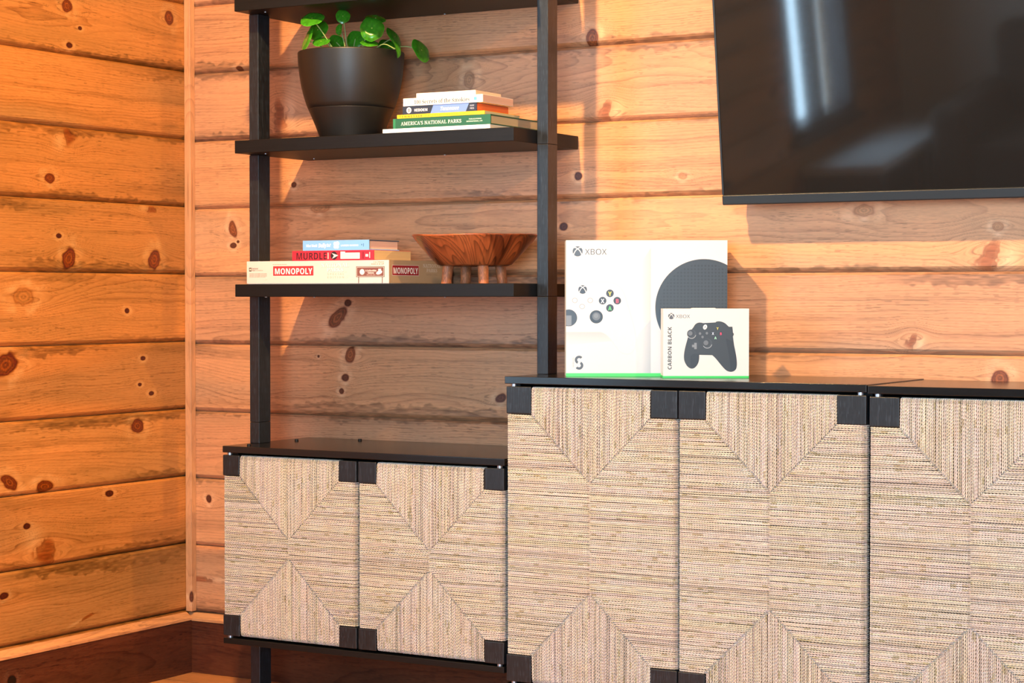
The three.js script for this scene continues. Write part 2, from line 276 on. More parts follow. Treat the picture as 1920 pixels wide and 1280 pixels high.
function weave(W, H, bw, bh, seed) {                          // door front at z = 0, lower left corner at 0,0
  const rnd = rng(seed), mats = [], cols = [], pitch = 0.0039, zf = -0.0022, m = new THREE.Matrix4(), X = new THREE.Vector3(), Y = new THREE.Vector3(), Z = new THREE.Vector3();
  const reach = W / 2 - bw;
  function strand(pts, out) {                                 // pts: polyline, out: normal of the door face
    const tone = rnd(), g = 0.9 + 0.18 * rnd(), odd = rnd() < 0.12 ? 0.74 : 1, roll = rnd() * 6.283, rc = Math.cos(roll), rs = Math.sin(roll);
    for (let i = 0; i + 1 < pts.length; i++) {
      const a = pts[i], b = pts[i + 1], L = a.distanceTo(b); if (L < 1e-5) continue;
      const n = Math.max(1, Math.round(L / 0.013)); X.subVectors(b, a).divideScalar(L); Y.crossVectors(out, X); if (Y.lengthSq() < 0.01) Y.set(X.y, -X.x, 0).cross(X); Y.normalize(); Z.crossVectors(X, Y); const Y0 = Y.clone(); Y.multiplyScalar(rc).addScaledVector(Z, rs); Z.multiplyScalar(rc).addScaledVector(Y0, -rs);
      for (let k = 0; k < n; k++) {
        const p = a.clone().addScaledVector(X, L * k / n), s = L / n / 0.013, y = 0.94 + 0.14 * rnd();
        m.set(X.x * s, Y.x * y, Z.x * y, p.x, X.y * s, Y.y * y, Z.y * y, p.y, X.z * s, Y.z * y, Z.z * y, p.z, 0, 0, 0, 1); mats.push(m.clone());
        const f = g * odd * (0.92 + 0.16 * rnd()), w = 0.5 + 0.5 * vn(p.x * 30 + seed, p.y * 30), q = rnd() < 0.03 ? 0.72 : 1;
        cols.push([0.535 * f * q * (1 + 0.08 * (tone - 0.5)), (0.455 + 0.035 * w) * f * q, (0.33 + 0.07 * w + 0.07 * tone) * f * q * (q < 1 ? 0.8 : 1)]);
      }
    }
  }
  const V = (x, y, z) => new THREE.Vector3(x, y, z), out = V(0, 0, 1);
  function lay(t, end, place, drift, mid = 0) {                        // one cord from behind the edge, round it, to the seam where it dives under
    const j = (rnd() - 0.5) * 0.0009, j2 = (rnd() - 0.5) * 0.0012 + drift, dz = (rnd() - 0.5) * 0.0008, pts = [];
    for (const [s, z] of [[0.0022, -0.0205], [0.002, -0.0085], [0.0028, -0.0056], [0.0048, -0.0034], [0.0085, zf]]) pts.push(place(s, t + j, z + dz));
    const n = Math.max(1, Math.round((end - 0.0085) / 0.045));
    for (let k = 1; k < n; k++) pts.push(place(0.0085 + (end - 0.012) * k / n, t + j + (j2 - j) * k / n + (rnd() - 0.5) * 0.0006, zf + dz + 0.001));
    if (end > 0.016) pts.push(place(end - 0.004, t + j2, zf + dz + 0.001)); pts.push(place(end + (mid ? 0.0004 : 0.0012), t + j2, mid ? zf + dz : zf - 0.0032));
    strand(pts, out);
  }
  for (let v = bh + 0.0028; v < H - bh - 0.0015; v += pitch * (0.96 + 0.08 * rnd())) {
    const e = bw + clamp(Math.min(v - bh, H - bh - v), 0, reach);
    const mid = e > W / 2 - 0.0005; lay(v, e, (s, t, z) => V(s, t, z), 0, mid); lay(v + 0.0012, e, (s, t, z) => V(W - s, t, z), 0, mid);
  }
  for (let u = bw + 0.0028; u < W - bw - 0.0015; u += pitch * (0.96 + 0.08 * rnd())) {
    const e = bh + Math.min(u - bw, W - bw - u) + 0.002;
    lay(u, e, (s, t, z) => V(t, H - s, z), 0); lay(u + 0.001, e, (s, t, z) => V(t, s, z), 0);
  }
  const im = new THREE.InstancedMesh(cordGeo, cordMat, mats.length), c = new THREE.Color();
  mats.forEach((q, i) => { im.setMatrixAt(i, q); im.setColorAt(i, c.setRGB(...cols[i])); });
  im.userData.kind = 'stuff'; return shadows(im);
}
function door(cab, x0, x1, y0, y1, zf, bw, bh, seed, pinSide) {
  const d = new THREE.Group(), W = x1 - x0, H = y1 - y0; d.position.set(x0, y0, zf);
  const same = cab.children.filter((c) => c.name.startsWith('door')).length; d.name = same ? 'door_' + String(same).padStart(3, '0') : 'door'; cab.add(d);
  part(d, 'backing_panel', bx(0.008, W - 0.008, 0.008, H - 0.008, -0.017, -0.0075, 0.001, 'y'), std({ color: new THREE.Color(0.09, 0.055, 0.035), roughness: 0.9 }));
  for (const [a, b] of [[0, 0], [1, 0], [0, 1], [1, 1]]) part(d, 'corner_block', bx(a ? W - bw : 0, a ? W : bw, b ? H - bh : 0, b ? H : bh, -0.022, 0, 0.0022, 'y', seed + a * 0.31 + b * 0.77), brushed);
  for (const y of [-0.0065, H - 0.001]) part(d, 'hinge_pin', new THREE.CylinderGeometry(0.0062, 0.0062, 0.0075, 16).translate(pinSide < 0 ? 0.0145 : W - 0.0145, y + 0.0037, -0.009), steel);
  const w = weave(W, H, bw, bh, seed); w.name = 'woven_cord'; d.add(w);
  return d;
}
function cabinet(label, x0, x1, yb, yt, doors, bw, bh, zf, legs) {
  const c = thing('cabinet', label, 'cabinet', [x0, 0, 0], 0), W = x1 - x0, th = 0.0152;
  part(c, 'top_panel', bx(0, W, yt - th, yt, 0.003, zf, 0.0012, 'x', x0), satinTop);
  part(c, 'bottom_panel', bx(0.001, W - 0.001, yb, yb + 0.0135, 0.023, zf, 0.0012, 'x', x0 + 0.5), satin);
  const dy0 = yb + 0.0135 + 0.005, dy1 = yt - th - 0.0055;
  for (const [a, b] of [[0.001, 0.018], [W - 0.018, W - 0.001]]) part(c, 'side_panel', bx(a, b, yb + 0.0135, yt - th, 0.023, zf - 0.035, 0.001, 'y', a), satin);
  part(c, 'back_panel', bx(0.018, W - 0.018, yb + 0.0135, yt - th, 0.0232, 0.032, 0.001), innerDark);
  doors.forEach(([a, b], i) => door(c, a - x0, b - x0, dy0, dy1, zf - 0.0005, bw, bh, Math.round(x0 * 100) + i * 17, i % 2 ? 1 : -1));
  for (const [lx, lz, s] of legs) part(c, 'leg', bx(lx, lx + 0.027, 0, yb, lz, lz + s, 0.0015, 'y', lx), brushed);
  return c;
}
const ZF = 0.337;
const cabLow = cabinet('low black cabinet with two rope woven doors under the shelves, shortest of the cabinets', 0.3712, 1.1232, 0.151, 0.606, [[0.3712, 0.7435], [0.748, 1.1215]], 0.0477, 0.0472, ZF, [[0.0, 0.19, 0.044], [0.72, 0.19, 0.044]]);
for (const [x, z] of [[0.4285, 0.312], [0.4285, 0.129], [0.5535, 0.046]]) part(cabLow, 'bolt_cap', new THREE.CylinderGeometry(0.0042, 0.005, 0.005, 14).translate(x - 0.3712, 0.606 + 0.0022, z), satin);
cabinet('tall black cabinet with two rope woven doors carrying the white boxes', 1.124, 1.9258, 0.118, 0.7803, [[1.1275, 1.5262], [1.5285, 1.9253]], 0.0598, 0.0572, ZF, [[0.01, 0.26, 0.044], [0.76, 0.26, 0.044], [0.01, 0.03, 0.044], [0.76, 0.03, 0.044]]);
cabinet('tall black cabinet with rope woven doors under the television, slightly lower than its neighbour', 1.9278, 2.731, 0.116, 0.7782, [[1.9312, 2.329], [2.3313, 2.7285]], 0.0598, 0.0572, ZF, [[0.01, 0.26, 0.044], [0.76, 0.26, 0.044], [0.01, 0.03, 0.044], [0.76, 0.03, 0.044]]);

// ------------------------------------------------------------------ shelving unit
{
  const t = thing('shelving_unit', 'black wooden open shelving unit with two brushed posts standing on the cabinets', 'shelves', [0.3712, 0, 0]);
  const X = 0.3712;
  for (const [x, z0, z1, y, s] of [[0.3712, 0.19, 0.234, 0.606, 0], [1.119, 0.148, 0.19, 0.7803, 1]]) {
    const cuts = [y, s ? 0.9485 : 0.655, 1.2785, 1.605, 1.99];            // post segments meet behind the shelves
    for (let i = 0; i + 1 < cuts.length; i++) part(t, 'post', bx(x - X, x - X + 0.027, cuts[i] + (i ? 0.0004 : 0), cuts[i + 1], z0, z1, 0.0012, 'y', i * 0.4 + x), brushed);
  }
  for (const [y0, y1] of [[0.9482, 0.977], [1.2793, 1.309], [1.606, 1.6355], [1.933, 1.962]]) {
    const s = part(t, 'shelf', bx(0.372 - X, 1.1185 - X, y0, y1, 0.001, 0.29, 0.0015, 'x', y0), satin);
    for (const [x, z] of [[0.06, 0.25], [0.06, 0.06], [0.4, 0.012]]) part(s, 'screw', new THREE.CylinderGeometry(0.003, 0.003, 0.0016, 10).translate(x, y0 - 0.0006, z), steel);
  }
}

// ------------------------------------------------------------------ television
{
  const t = thing('television', 'large black flat screen television mounted on the plank wall', 'television', [1.508, 1.143, 0.07]);
  const inner = new THREE.Group(); const tilt = 7.4 * R;
  // every part is built upright and then leaned forward about the lower edge
  const lean = (g) => { g.rotateX(tilt); return g; };
  const W = 1.235, H = 0.715, black = std({ color: new THREE.Color(0.011, 0.012, 0.014), roughness: 0.38 }), rim = std({ color: new THREE.Color(0.010, 0.0145, 0.019), roughness: 0.42 });
  part(t, 'housing', lean(bx(0.004, W - 0.004, 0.004, H - 0.004, -0.035, 0.006, 0.006)), black);
  part(t, 'rear_cover', lean(bx(0.25, W - 0.25, 0.09, H - 0.2, -0.062, -0.034, 0.012)), black);
  part(t, 'bezel', lean(bx(0, W, 0, 0.0215, -0.012, 0.0105, 0.003)), rim, 'wide lower bezel');
  for (const [a, b, c, d] of [[0, 0.0045, 0.0215, H], [W - 0.0045, W, 0.0215, H], [0.0045, W - 0.0045, H - 0.0045, H]]) part(t, 'bezel', lean(bx(a, b, c, d, -0.012, 0.009, 0.0012)), rim);
  part(t, 'screen', lean(bx(0.0046, W - 0.0046, 0.0216, H - 0.0046, 0.0055, 0.0072, 0.0003)), phys({ color: new THREE.Color(0.012, 0.0115, 0.0115), roughness: 0.045, ior: 1.72, specularIntensity: 1 }), 'glossy dark screen');
  part(t, 'wall_mount', merge([bx(0.42, 0.46, 0.15, 0.58, -0.069, -0.03, 0.002), bx(0.78, 0.82, 0.15, 0.58, -0.069, -0.03, 0.002), bx(0.36, 0.88, 0.28, 0.34, -0.0695, -0.05, 0.002)]), black);
}

// ------------------------------------------------------------------ books and boxes
const paper = (() => { const t = dataTex(64, 128, (i, j, o) => { const v = 226 + 16 * vn(i * 0.05, j * 1.9); o[0] = v; o[1] = v - 8; o[2] = v - 24; }); return (c) => std({ map: t, color: c, roughness: 0.9 }); })();
const fit = (g, text, x, y, w, h, font, color, align = 'left') => {   // text squeezed into a box w wide, h tall
  g.save(); g.font = font.replace('%', Math.round(h)); g.fillStyle = color; g.textBaseline = 'middle'; const m = g.measureText(text).width;
  g.translate(x, y); g.scale(w / m, 1); g.textAlign = 'left'; g.fillText(text, 0, 0); g.restore();
};
// a book lying flat, spine to the room: base corner at 0,0,0; spine length w, thickness h, depth d
function book(name, label, cat, pos, w, h, d, spineTex, cover, pageColor, o = {}) {
  const t = thing(name, label, cat, pos, (o.turn ?? 0) * R, o.group), ct = o.hard ? 0.0022 : 0.0008, over = o.hard ? 0.003 : 0;
  const cm = std({ color: cover, roughness: 0.45 }), sm = std({ map: spineTex, roughness: 0.42 });
  part(t, 'cover', bx(0, w, 0, ct, -d, -0.001, 0.0004), cm); part(t, 'cover', bx(0, w, h - ct, h, -d, -0.001, 0.0004), std({ color: o.topCover ?? cover, roughness: 0.45 }));
  const s = new THREE.BoxGeometry(w, h, 0.0022); s.translate(w / 2, h / 2, -0.0011);
  const edge = std({ color: cover, roughness: 0.45 });
  const m = part(t, 'spine', s, [edge, edge, edge, edge, sm, edge]); m.castShadow = true;
  const pg = bx(over, w - over, ct, h - ct, -d + over, -0.0022, 0.0003, 'z'); pg.attributes.uv.array.forEach((v, i, a) => { a[i] = v * (i % 2 ? 60 : 6); });
  part(t, 'page_block', pg, paper(pageColor));
  return t;
}
const SH = 1.309, SL = 0.977, SPX = 4096;
const spine = (w, h, bg, draw) => canvasTex(1024, Math.max(24, Math.round(1024 * h / w)), (g, W, H) => { g.fillStyle = bg; g.fillRect(0, 0, W, H); draw(g, W, H); });
const UP = 'books in the upper stack', LO = 'books in the lower stack';
book('book', 'thin white booklet at the bottom of the upper book stack, next to the plant pot', 'book', [0.778, SH, 0.281], 0.2765, 0.0092, 0.215, spine(0.2765, 0.0092, '#fbfbf8', () => {}), 0xf4f4f0, 0xf4efe4, { group: UP });
book('book', 'green book titled AMERICA\'S NATIONAL PARKS in the upper stack', 'book', [0.805, SH + 0.0095, 0.2805], 0.251, 0.0215, 0.225, spine(0.251, 0.0215, '#1f5a3c', (g, W, H) => {
  g.fillStyle = '#2c7a50'; g.fillRect(0, 0, 26, H); fit(g, 'AMERICA\'S NATIONAL PARKS', 84, H * 0.53, 640, H * 0.5, '%px serif', '#f2f4ee');
  fit(g, 'PUBLICATIONS', 800, H * 0.4, 130, H * 0.16, 'bold %px sans-serif', '#dfe8df'); fit(g, 'INTERNATIONAL, LTD', 775, H * 0.62, 165, H * 0.16, 'bold %px sans-serif', '#dfe8df');
}), 0x1f5a3c, 0xd8c8a8, { hard: 1, group: UP });
book('book', 'thin yellow field guide lying between the green and the navy book', 'book', [0.816, SH + 0.0313, 0.281], 0.225, 0.0078, 0.15, spine(0.225, 0.0078, '#f4c412', (g, W, H) => {
  fit(g, 'T E N N E S S E E', 26, H * 0.55, 275, H * 0.72, 'bold %px sans-serif', '#2a2416'); fit(g, 'W A T E R F A L L   H A N D B O O K', 330, H * 0.55, 480, H * 0.55, '%px sans-serif', '#5a4a10'); fit(g, 'I I I I', 910, H * 0.5, 60, H * 0.6, '%px sans-serif', '#7a6a20');
}), 0xf0c014, 0xe6d8bc, { group: UP });
book('book', 'navy and blue paperback titled HIDDEN Tennessee with an orange end', 'book', [0.8305, SH + 0.0393, 0.2805], 0.1905, 0.018, 0.135, spine(0.1905, 0.018, '#262c3c', (g, W, H) => {
  g.fillStyle = '#6f8fd0'; g.beginPath(); g.moveTo(0.42 * W, 0); g.lineTo(0.90 * W, 0); g.lineTo(0.855 * W, H); g.lineTo(0.38 * W, H); g.fill();
  g.fillStyle = '#f4f4f4'; g.beginPath(); g.arc(88, H * 0.5, H * 0.36, 0, 7); g.fill(); fit(g, 'B', 72, H * 0.53, 34, H * 0.55, 'bold %px sans-serif', '#262c3c');
  fit(g, 'HIDDEN', 160, H * 0.53, 190, H * 0.46, 'bold %px sans-serif', '#ffffff'); fit(g, 'Tennessee', 520, H * 0.5, 260, H * 0.62, 'italic %px serif', '#eef2ff'); fit(g, 'GUIDE', 930, H * 0.32, 60, H * 0.26, '%px sans-serif', '#dfe3ee'); fit(g, 'PRESS', 930, H * 0.66, 60, H * 0.26, '%px sans-serif', '#dfe3ee');
}), 0x262c3c, 0xf08048, { group: UP });
book('book', 'white paperback titled 100 Secrets of the Smokies with black lettering', 'book', [0.833, SH + 0.0575, 0.282], 0.204, 0.0168, 0.13, spine(0.204, 0.0168, '#f6f1ea', (g, W, H) => {
  fit(g, '100 Secrets of the Smokies', 140, H * 0.55, 720, H * 0.72, 'bold %px serif', '#16201b'); g.fillStyle = '#d9a8a0'; for (let i = 0; i < 4; i++) g.fillRect(28 + i * 18, H * 0.15, 7, H * 0.7); g.fillStyle = '#58a8dc'; g.fillRect(912, H * 0.28, 38, H * 0.42);
}), 0xf4eee6, 0xf6cfc4, { group: UP });
book('book', 'plain white paperback on top of the upper book stack', 'book', [0.8665, SH + 0.0745, 0.2805], 0.1505, 0.0098, 0.11, spine(0.1505, 0.0098, '#f8f3ee', () => {}), 0xf4ece4, 0xf2d8cc, { turn: 0.6, topCover: 0xd8c8b4, group: UP });
book('book', 'red paperback titled MURDLE lying on the beige game box', 'book', [0.5295, SL + 0.0531, 0.281], 0.224, 0.0222, 0.15, spine(0.224, 0.0222, '#d0273a', (g, W, H) => {
  fit(g, 'MURDLE', 45, H * 0.55, 400, H * 0.98, 'bold %px sans-serif', '#3a1218'); g.fillStyle = '#f2dcd0'; g.fillRect(452, H * 0.2, 10, H * 0.66);
  g.fillStyle = '#2a1014'; g.beginPath(); g.arc(530, H * 0.52, H * 0.42, 0, 7); g.fill(); g.fillStyle = '#f4e6da'; g.beginPath(); g.moveTo(500, H * 0.25); g.lineTo(585, H * 0.5); g.lineTo(505, H * 0.85); g.lineTo(530, H * 0.52); g.fill();
  g.fillStyle = '#f6e6e0'; g.fillRect(612, H * 0.12, 58, H * 0.2); g.fillRect(612, H * 0.24, 240, H * 0.62); g.fillStyle = '#b08078'; for (let r = 0; r < 3; r++) for (let i = 0; i < 16; i++) g.fillRect(626 + i * 13, H * (0.36 + 0.17 * r), 7, 4);
  g.fillStyle = '#7a1420'; g.fillRect(885, H * 0.15, 16, H * 0.72); g.fillStyle = '#fbe9e4'; g.fillRect(922, H * 0.4, 34, H * 0.26); g.fillRect(970, H * 0.2, 8, H * 0.6);
}), 0xcf2638, 0xe2c79c, { group: LO });
book('book', 'light blue hardcover book on top of the red paperback', 'book', [0.559, SL + 0.0756, 0.2805], 0.1815, 0.0228, 0.122, spine(0.1815, 0.0228, '#7cb4ec', (g, W, H) => {
  fit(g, 'What Would', 48, H * 0.52, 175, H * 0.34, 'italic bold %px serif', '#f4fafe'); fit(g, 'Dolly', 240, H * 0.5, 125, H * 0.52, 'italic bold %px serif', '#ffffff'); fit(g, 'Do?', 372, H * 0.5, 62, H * 0.42, 'italic bold %px serif', '#f4fafe');
  g.fillStyle = '#f6faff'; for (const [x, y, r] of [[505, 0.36, 0.2], [540, 0.35, 0.22], [505, 0.66, 0.17], [538, 0.66, 0.18], [520, 0.5, 0.2]]) { g.beginPath(); g.arc(x, H * y, H * r, 0, 7); g.fill(); }
  fit(g, 'LAUREN MARINO', 590, H * 0.53, 275, H * 0.24, 'bold %px sans-serif', '#dcecfc'); g.fillStyle = '#4a7cb4'; g.fillRect(905, H * 0.42, 16, H * 0.12); g.fillRect(935, H * 0.36, 10, H * 0.3);
}), 0x7cb4ec, 0xf4dcd0, { hard: 1, topCover: 0x3c4c60, group: LO });

// the board game box: lid over tray
{
  const W = 0.3945, H = 0.0528, D = 0.262, t = thing('board_game_box', 'flat beige board game box printed MONOPOLY under the red and blue books', 'game box', [0.3993, SL, 0.2805]);
  const logo = (g, x, y, w, h, dim) => { g.fillStyle = '#e8e4dc'; g.fillRect(x - 4, y - 4, w + 8, h + 8); g.fillStyle = dim; g.fillRect(x, y, w, h); fit(g, 'MONOPOLY', x + w * 0.03, y + h * 0.54, w * 0.94, h * 0.86, 'bold %px sans-serif', '#faf6f0'); };
  const map = (g, W_, H_, n, seed) => { const r = rng(seed); g.strokeStyle = 'rgba(170,130,95,0.35)'; g.lineWidth = 1.5; for (let i = 0; i < n; i++) { g.beginPath(); let x = r() * W_, y = r() * H_; g.moveTo(x, y); for (let k = 0; k < 8; k++) { x += (r() - 0.4) * 50; y += (r() - 0.5) * 24; g.lineTo(x, y); } g.stroke(); } };
  const front = canvasTex(2048, 274, (g, W_, H_) => {
    g.fillStyle = '#dccdc6'; g.fillRect(0, 0, W_, H_); map(g, W_, H_, 26, 3);
    g.fillStyle = '#3a3430'; g.fillRect(34, 78, 36, 46); g.fillStyle = '#e6cfb4'; g.beginPath(); g.arc(52, 100, 12, 0, 7); g.fill(); fit(g, 'National', 78, 90, 90, 26, 'bold %px sans-serif', '#3a3430'); fit(g, 'Park', 78, 112, 46, 24, 'bold %px sans-serif', '#3a3430'); fit(g, 'Foundation', 128, 112, 112, 22, '%px sans-serif', '#7a6a5c');
    for (let i = 0; i < 5; i++) fit(g, 'the nature and wildlife of the parks', 38, 150 + i * 11, 260 - (i === 4 ? 20 : 0), 11, 'bold %px sans-serif', '#8a5a48');
    fit(g, 'THE FAST-DEALING PROPERTY', 385, 42, 210, 14, 'bold %px sans-serif', '#a08068'); logo(g, 392, 62, 590, 118, '#c03038');
    fit(g, 'NATIONAL', 1092, 60, 400, 62, 'bold %px serif', '#9a8a80'); fit(g, 'NATIONAL', 1088, 56, 400, 62, 'bold %px serif', '#fbf3ea'); fit(g, 'PARKS', 1176, 116, 240, 60, 'bold %px serif', '#9a8a80'); fit(g, 'PARKS', 1172, 112, 240, 60, 'bold %px serif', '#fbf3ea');
    fit(g, 'S P E C I A L', 1180, 164, 240, 30, '%px sans-serif', '#b09a84'); fit(g, 'E D I T I O N', 1180, 202, 240, 30, '%px sans-serif', '#b09a84');
    fit(g, '2 to 6 Players', 1830, 24, 150, 22, 'italic bold %px serif', '#a05a34'); fit(g, 'AGES 8 & UP', 1800, 46, 180, 20, 'bold %px sans-serif', '#a05a34');
    g.fillStyle = '#5a3430'; g.fillRect(1590, 74, 396, 128); g.strokeStyle = '#e8dccc'; g.lineWidth = 5; g.strokeRect(1600, 84, 376, 108); g.fillStyle = '#7a4a40'; g.fillRect(1604, 88, 368, 100);
    g.fillStyle = '#efe4e0'; g.beginPath(); g.arc(1674, 140, 34, 0, 7); g.fill(); g.beginPath(); g.ellipse(1912, 148, 44, 22, -0.3, 0, 7); g.fill(); g.fillRect(1900, 104, 38, 40);
    fit(g, '6 Collectible', 1722, 126, 150, 26, 'bold %px sans-serif', '#f6eee8'); fit(g, 'Tokens', 1750, 152, 90, 26, 'bold %px sans-serif', '#f6eee8'); fit(g, 'Bird, boot, bear', 1738, 174, 120, 14, '%px sans-serif', '#e0d0c8');
    g.fillStyle = '#5a3430'; g.fillRect(1620, 202, 10, 72); g.fillRect(1950, 202, 10, 72);
  });
  const side = canvasTex(1366, 274, (g, W_, H_) => {
    g.fillStyle = '#b89a78'; g.fillRect(0, 0, W_, H_); map(g, W_, H_, 20, 9); logo(g, 70, 62, 560, 118, '#a02830');
    fit(g, 'NATIONAL', 720, 60, 400, 60, 'bold %px serif', '#d8c8b8'); fit(g, 'PARKS', 800, 116, 240, 58, 'bold %px serif', '#d8c8b8'); fit(g, 'S P E C I A L', 800, 168, 240, 28, '%px sans-serif', '#8a7460');
  });
  const top = std({ color: 0xd4c2b4, roughness: 0.4 }), fm = std({ map: front, roughness: 0.4 }), sm = std({ map: side, roughness: 0.4 });
  const lid = new THREE.BoxGeometry(W, H - 0.0015, D); lid.translate(W / 2, (H + 0.0015) / 2, -D / 2);
  part(t, 'lid', lid, [sm, top, top, top, fm, top]);
  part(t, 'tray', bx(0.002, W - 0.002, 0, 0.02, -D + 0.002, -0.002, 0.0005), top);
}

// game console box and controller box, both turned towards the sofa
const sphereLogo = (g, x, y, r, c, bg) => {                   // a disc cut by a curved cross
  g.save(); g.fillStyle = c; g.beginPath(); g.arc(x, y, r, 0, 7); g.fill(); g.strokeStyle = bg; g.lineCap = 'butt';
  g.beginPath(); g.arc(x, y, r * 1.02, 0, 7); g.clip(); g.lineWidth = r * 0.2;
  for (const s of [-1, 1]) { g.beginPath(); g.moveTo(x + s * r * 0.85, y + r * 1.0); g.quadraticCurveTo(x + s * r * 0.72, y - r * 0.1, x - s * r * 0.15, y - r * 0.62); g.quadraticCurveTo(x - s * r * 0.4, y - r * 0.8, x - s * r * 0.75, y - r * 0.75); g.stroke(); }
  g.restore();
};
{
  const S = 4.267, W = 0.3395, H = 0.2865, D = 0.098, cw = 1200, ch = 1013, k = cw / 1277;  // print drawn in units of the box face
  const tex = canvasTex(cw, ch, (g) => {
    g.scale(k, k); const w = 1277, h = 1078; g.fillStyle = '#cacbcb'; g.fillRect(0, 0, w, h);
    let q = g.createLinearGradient(600, 0, 672, 0); q.addColorStop(0, '#cacbcb'); q.addColorStop(1, '#aeb2b6'); g.fillStyle = q; g.beginPath(); g.moveTo(672, 60); g.lineTo(672, h); g.lineTo(600, h); g.lineTo(600, 170); g.fill();
    g.fillStyle = '#cdcdce'; g.fillRect(672, 0, w - 672, h);
    g.fillStyle = '#2a3036'; g.beginPath(); g.arc(1092, 534, 382, 0, 7); g.fill(); g.strokeStyle = '#292e34'; g.lineWidth = 6; g.stroke();
    g.save(); g.beginPath(); g.arc(1092, 534, 350, 0, 7); g.clip(); g.fillStyle = '#1f2429'; for (let i = 0; i < 30; i++) for (let j = 0; j < 30; j++) { g.beginPath(); g.arc(722 + i * 27.2, 175 + j * 27.2, 8, 0, 7); g.fill(); } g.restore();
    // white controller, cut by the left edge
    q = g.createLinearGradient(0, 720, 0, 830); q.addColorStop(0, '#a9adb1'); q.addColorStop(1, '#c6c8c9'); g.fillStyle = q; g.beginPath(); g.moveTo(0, 728); g.lineTo(300, 728); g.lineTo(470, 890); g.lineTo(560, 860); g.lineTo(440, 800); g.lineTo(340, 800); g.lineTo(0, 830); g.fill();
    g.fillStyle = '#c8cacb'; g.strokeStyle = '#b9bdc0'; g.lineWidth = 4; g.beginPath(); g.moveTo(0, 330); g.lineTo(300, 330); g.bezierCurveTo(420, 330, 450, 380, 480, 480); g.bezierCurveTo(520, 620, 570, 760, 552, 830); g.bezierCurveTo(540, 890, 500, 920, 440, 890); g.bezierCurveTo(380, 850, 350, 728, 260, 726); g.lineTo(0, 726); g.fill(); g.stroke();
    sphereLogo(g, 92, 88, 40, '#3c4248', '#cacbcb'); fit(g, 'XBOX', 150, 92, 172, 62, '%px sans-serif', '#3c4248');
    sphereLogo(g, 132, 390, 34, '#292e34', '#c8cacb');
    for (const [x, y] of [[70, 476], [192, 476], [128, 524]]) { g.strokeStyle = '#81878d'; g.lineWidth = 4; g.fillStyle = '#c2c5c8'; g.beginPath(); g.ellipse(x, y, 20, 18, 0, 0, 7); g.fill(); g.stroke(); }
    for (const [x, y, c, s] of [[348, 420, '#e0d43c', 'Y'], [290, 478, '#dfe6f2', 'X'], [406, 478, '#e04860', 'B'], [348, 536, '#58c460', 'A']]) { g.fillStyle = '#26292e'; g.beginPath(); g.arc(x, y, 30, 0, 7); g.fill(); fit(g, s, x - 14, y + 3, 28, 46, 'bold %px sans-serif', c); }
    g.fillStyle = '#2d3238'; g.beginPath(); g.arc(22, 614, 66, 0, 7); g.fill(); g.fillStyle = '#6c737a'; g.fillRect(0, 595, 44, 44); g.fillRect(0, 600, 44, 80); g.strokeStyle = '#30353a'; g.lineWidth = 5; g.beginPath(); g.arc(22, 614, 64, 0, 7); g.stroke();
    g.fillStyle = '#22262b'; g.beginPath(); g.arc(240, 606, 52, 0, 7); g.fill(); g.fillStyle = '#596067'; g.beginPath(); g.arc(240, 602, 32, 0, 7); g.fill(); g.fillStyle = '#6d747b'; g.beginPath(); g.arc(238, 598, 18, 0, 7); g.fill();
    // S mark and its upright word
    g.strokeStyle = '#404348'; g.lineWidth = 19; g.beginPath(); g.arc(104, 947, 24, 5.6, 2.0, true); g.stroke(); g.beginPath(); g.arc(104, 991, 24, 2.5, 5.2, true); g.stroke();
    g.save(); g.translate(58, 1005); g.rotate(-Math.PI / 2); fit(g, 'S E R I E S', 0, 0, 76, 15, '%px sans-serif', '#55595d'); g.restore();
    g.fillStyle = '#3fd05a'; g.fillRect(0, h - 26, w, 26);
  });
  const white = std({ color: 0xcacbcb, roughness: 0.38 }), fm = std({ map: tex, roughness: 0.34 }), green = std({ color: 0x30b84c, roughness: 0.38 });
  const t = thing('console_box', 'large white game console box with dark grille circle and green bottom stripe', 'box', [1.2385, 0.7804, 0.277], YAW);
  const b = new THREE.BoxGeometry(W, H, D, 1, 1, 1); b.translate(W / 2, H / 2, -D / 2); part(t, 'carton', b, [white, white, white, white, fm, white]);
  part(t, 'green_band', new THREE.BoxGeometry(0.0006, H * 0.025, D).translate(W + 0.0002, H * 0.0125, -D / 2), green);
  part(t, 'flap', bx(W * 0.06, W * 0.94, H, H + 0.0006, -D + 0.004, -D * 0.3, 0.0002), white);
}
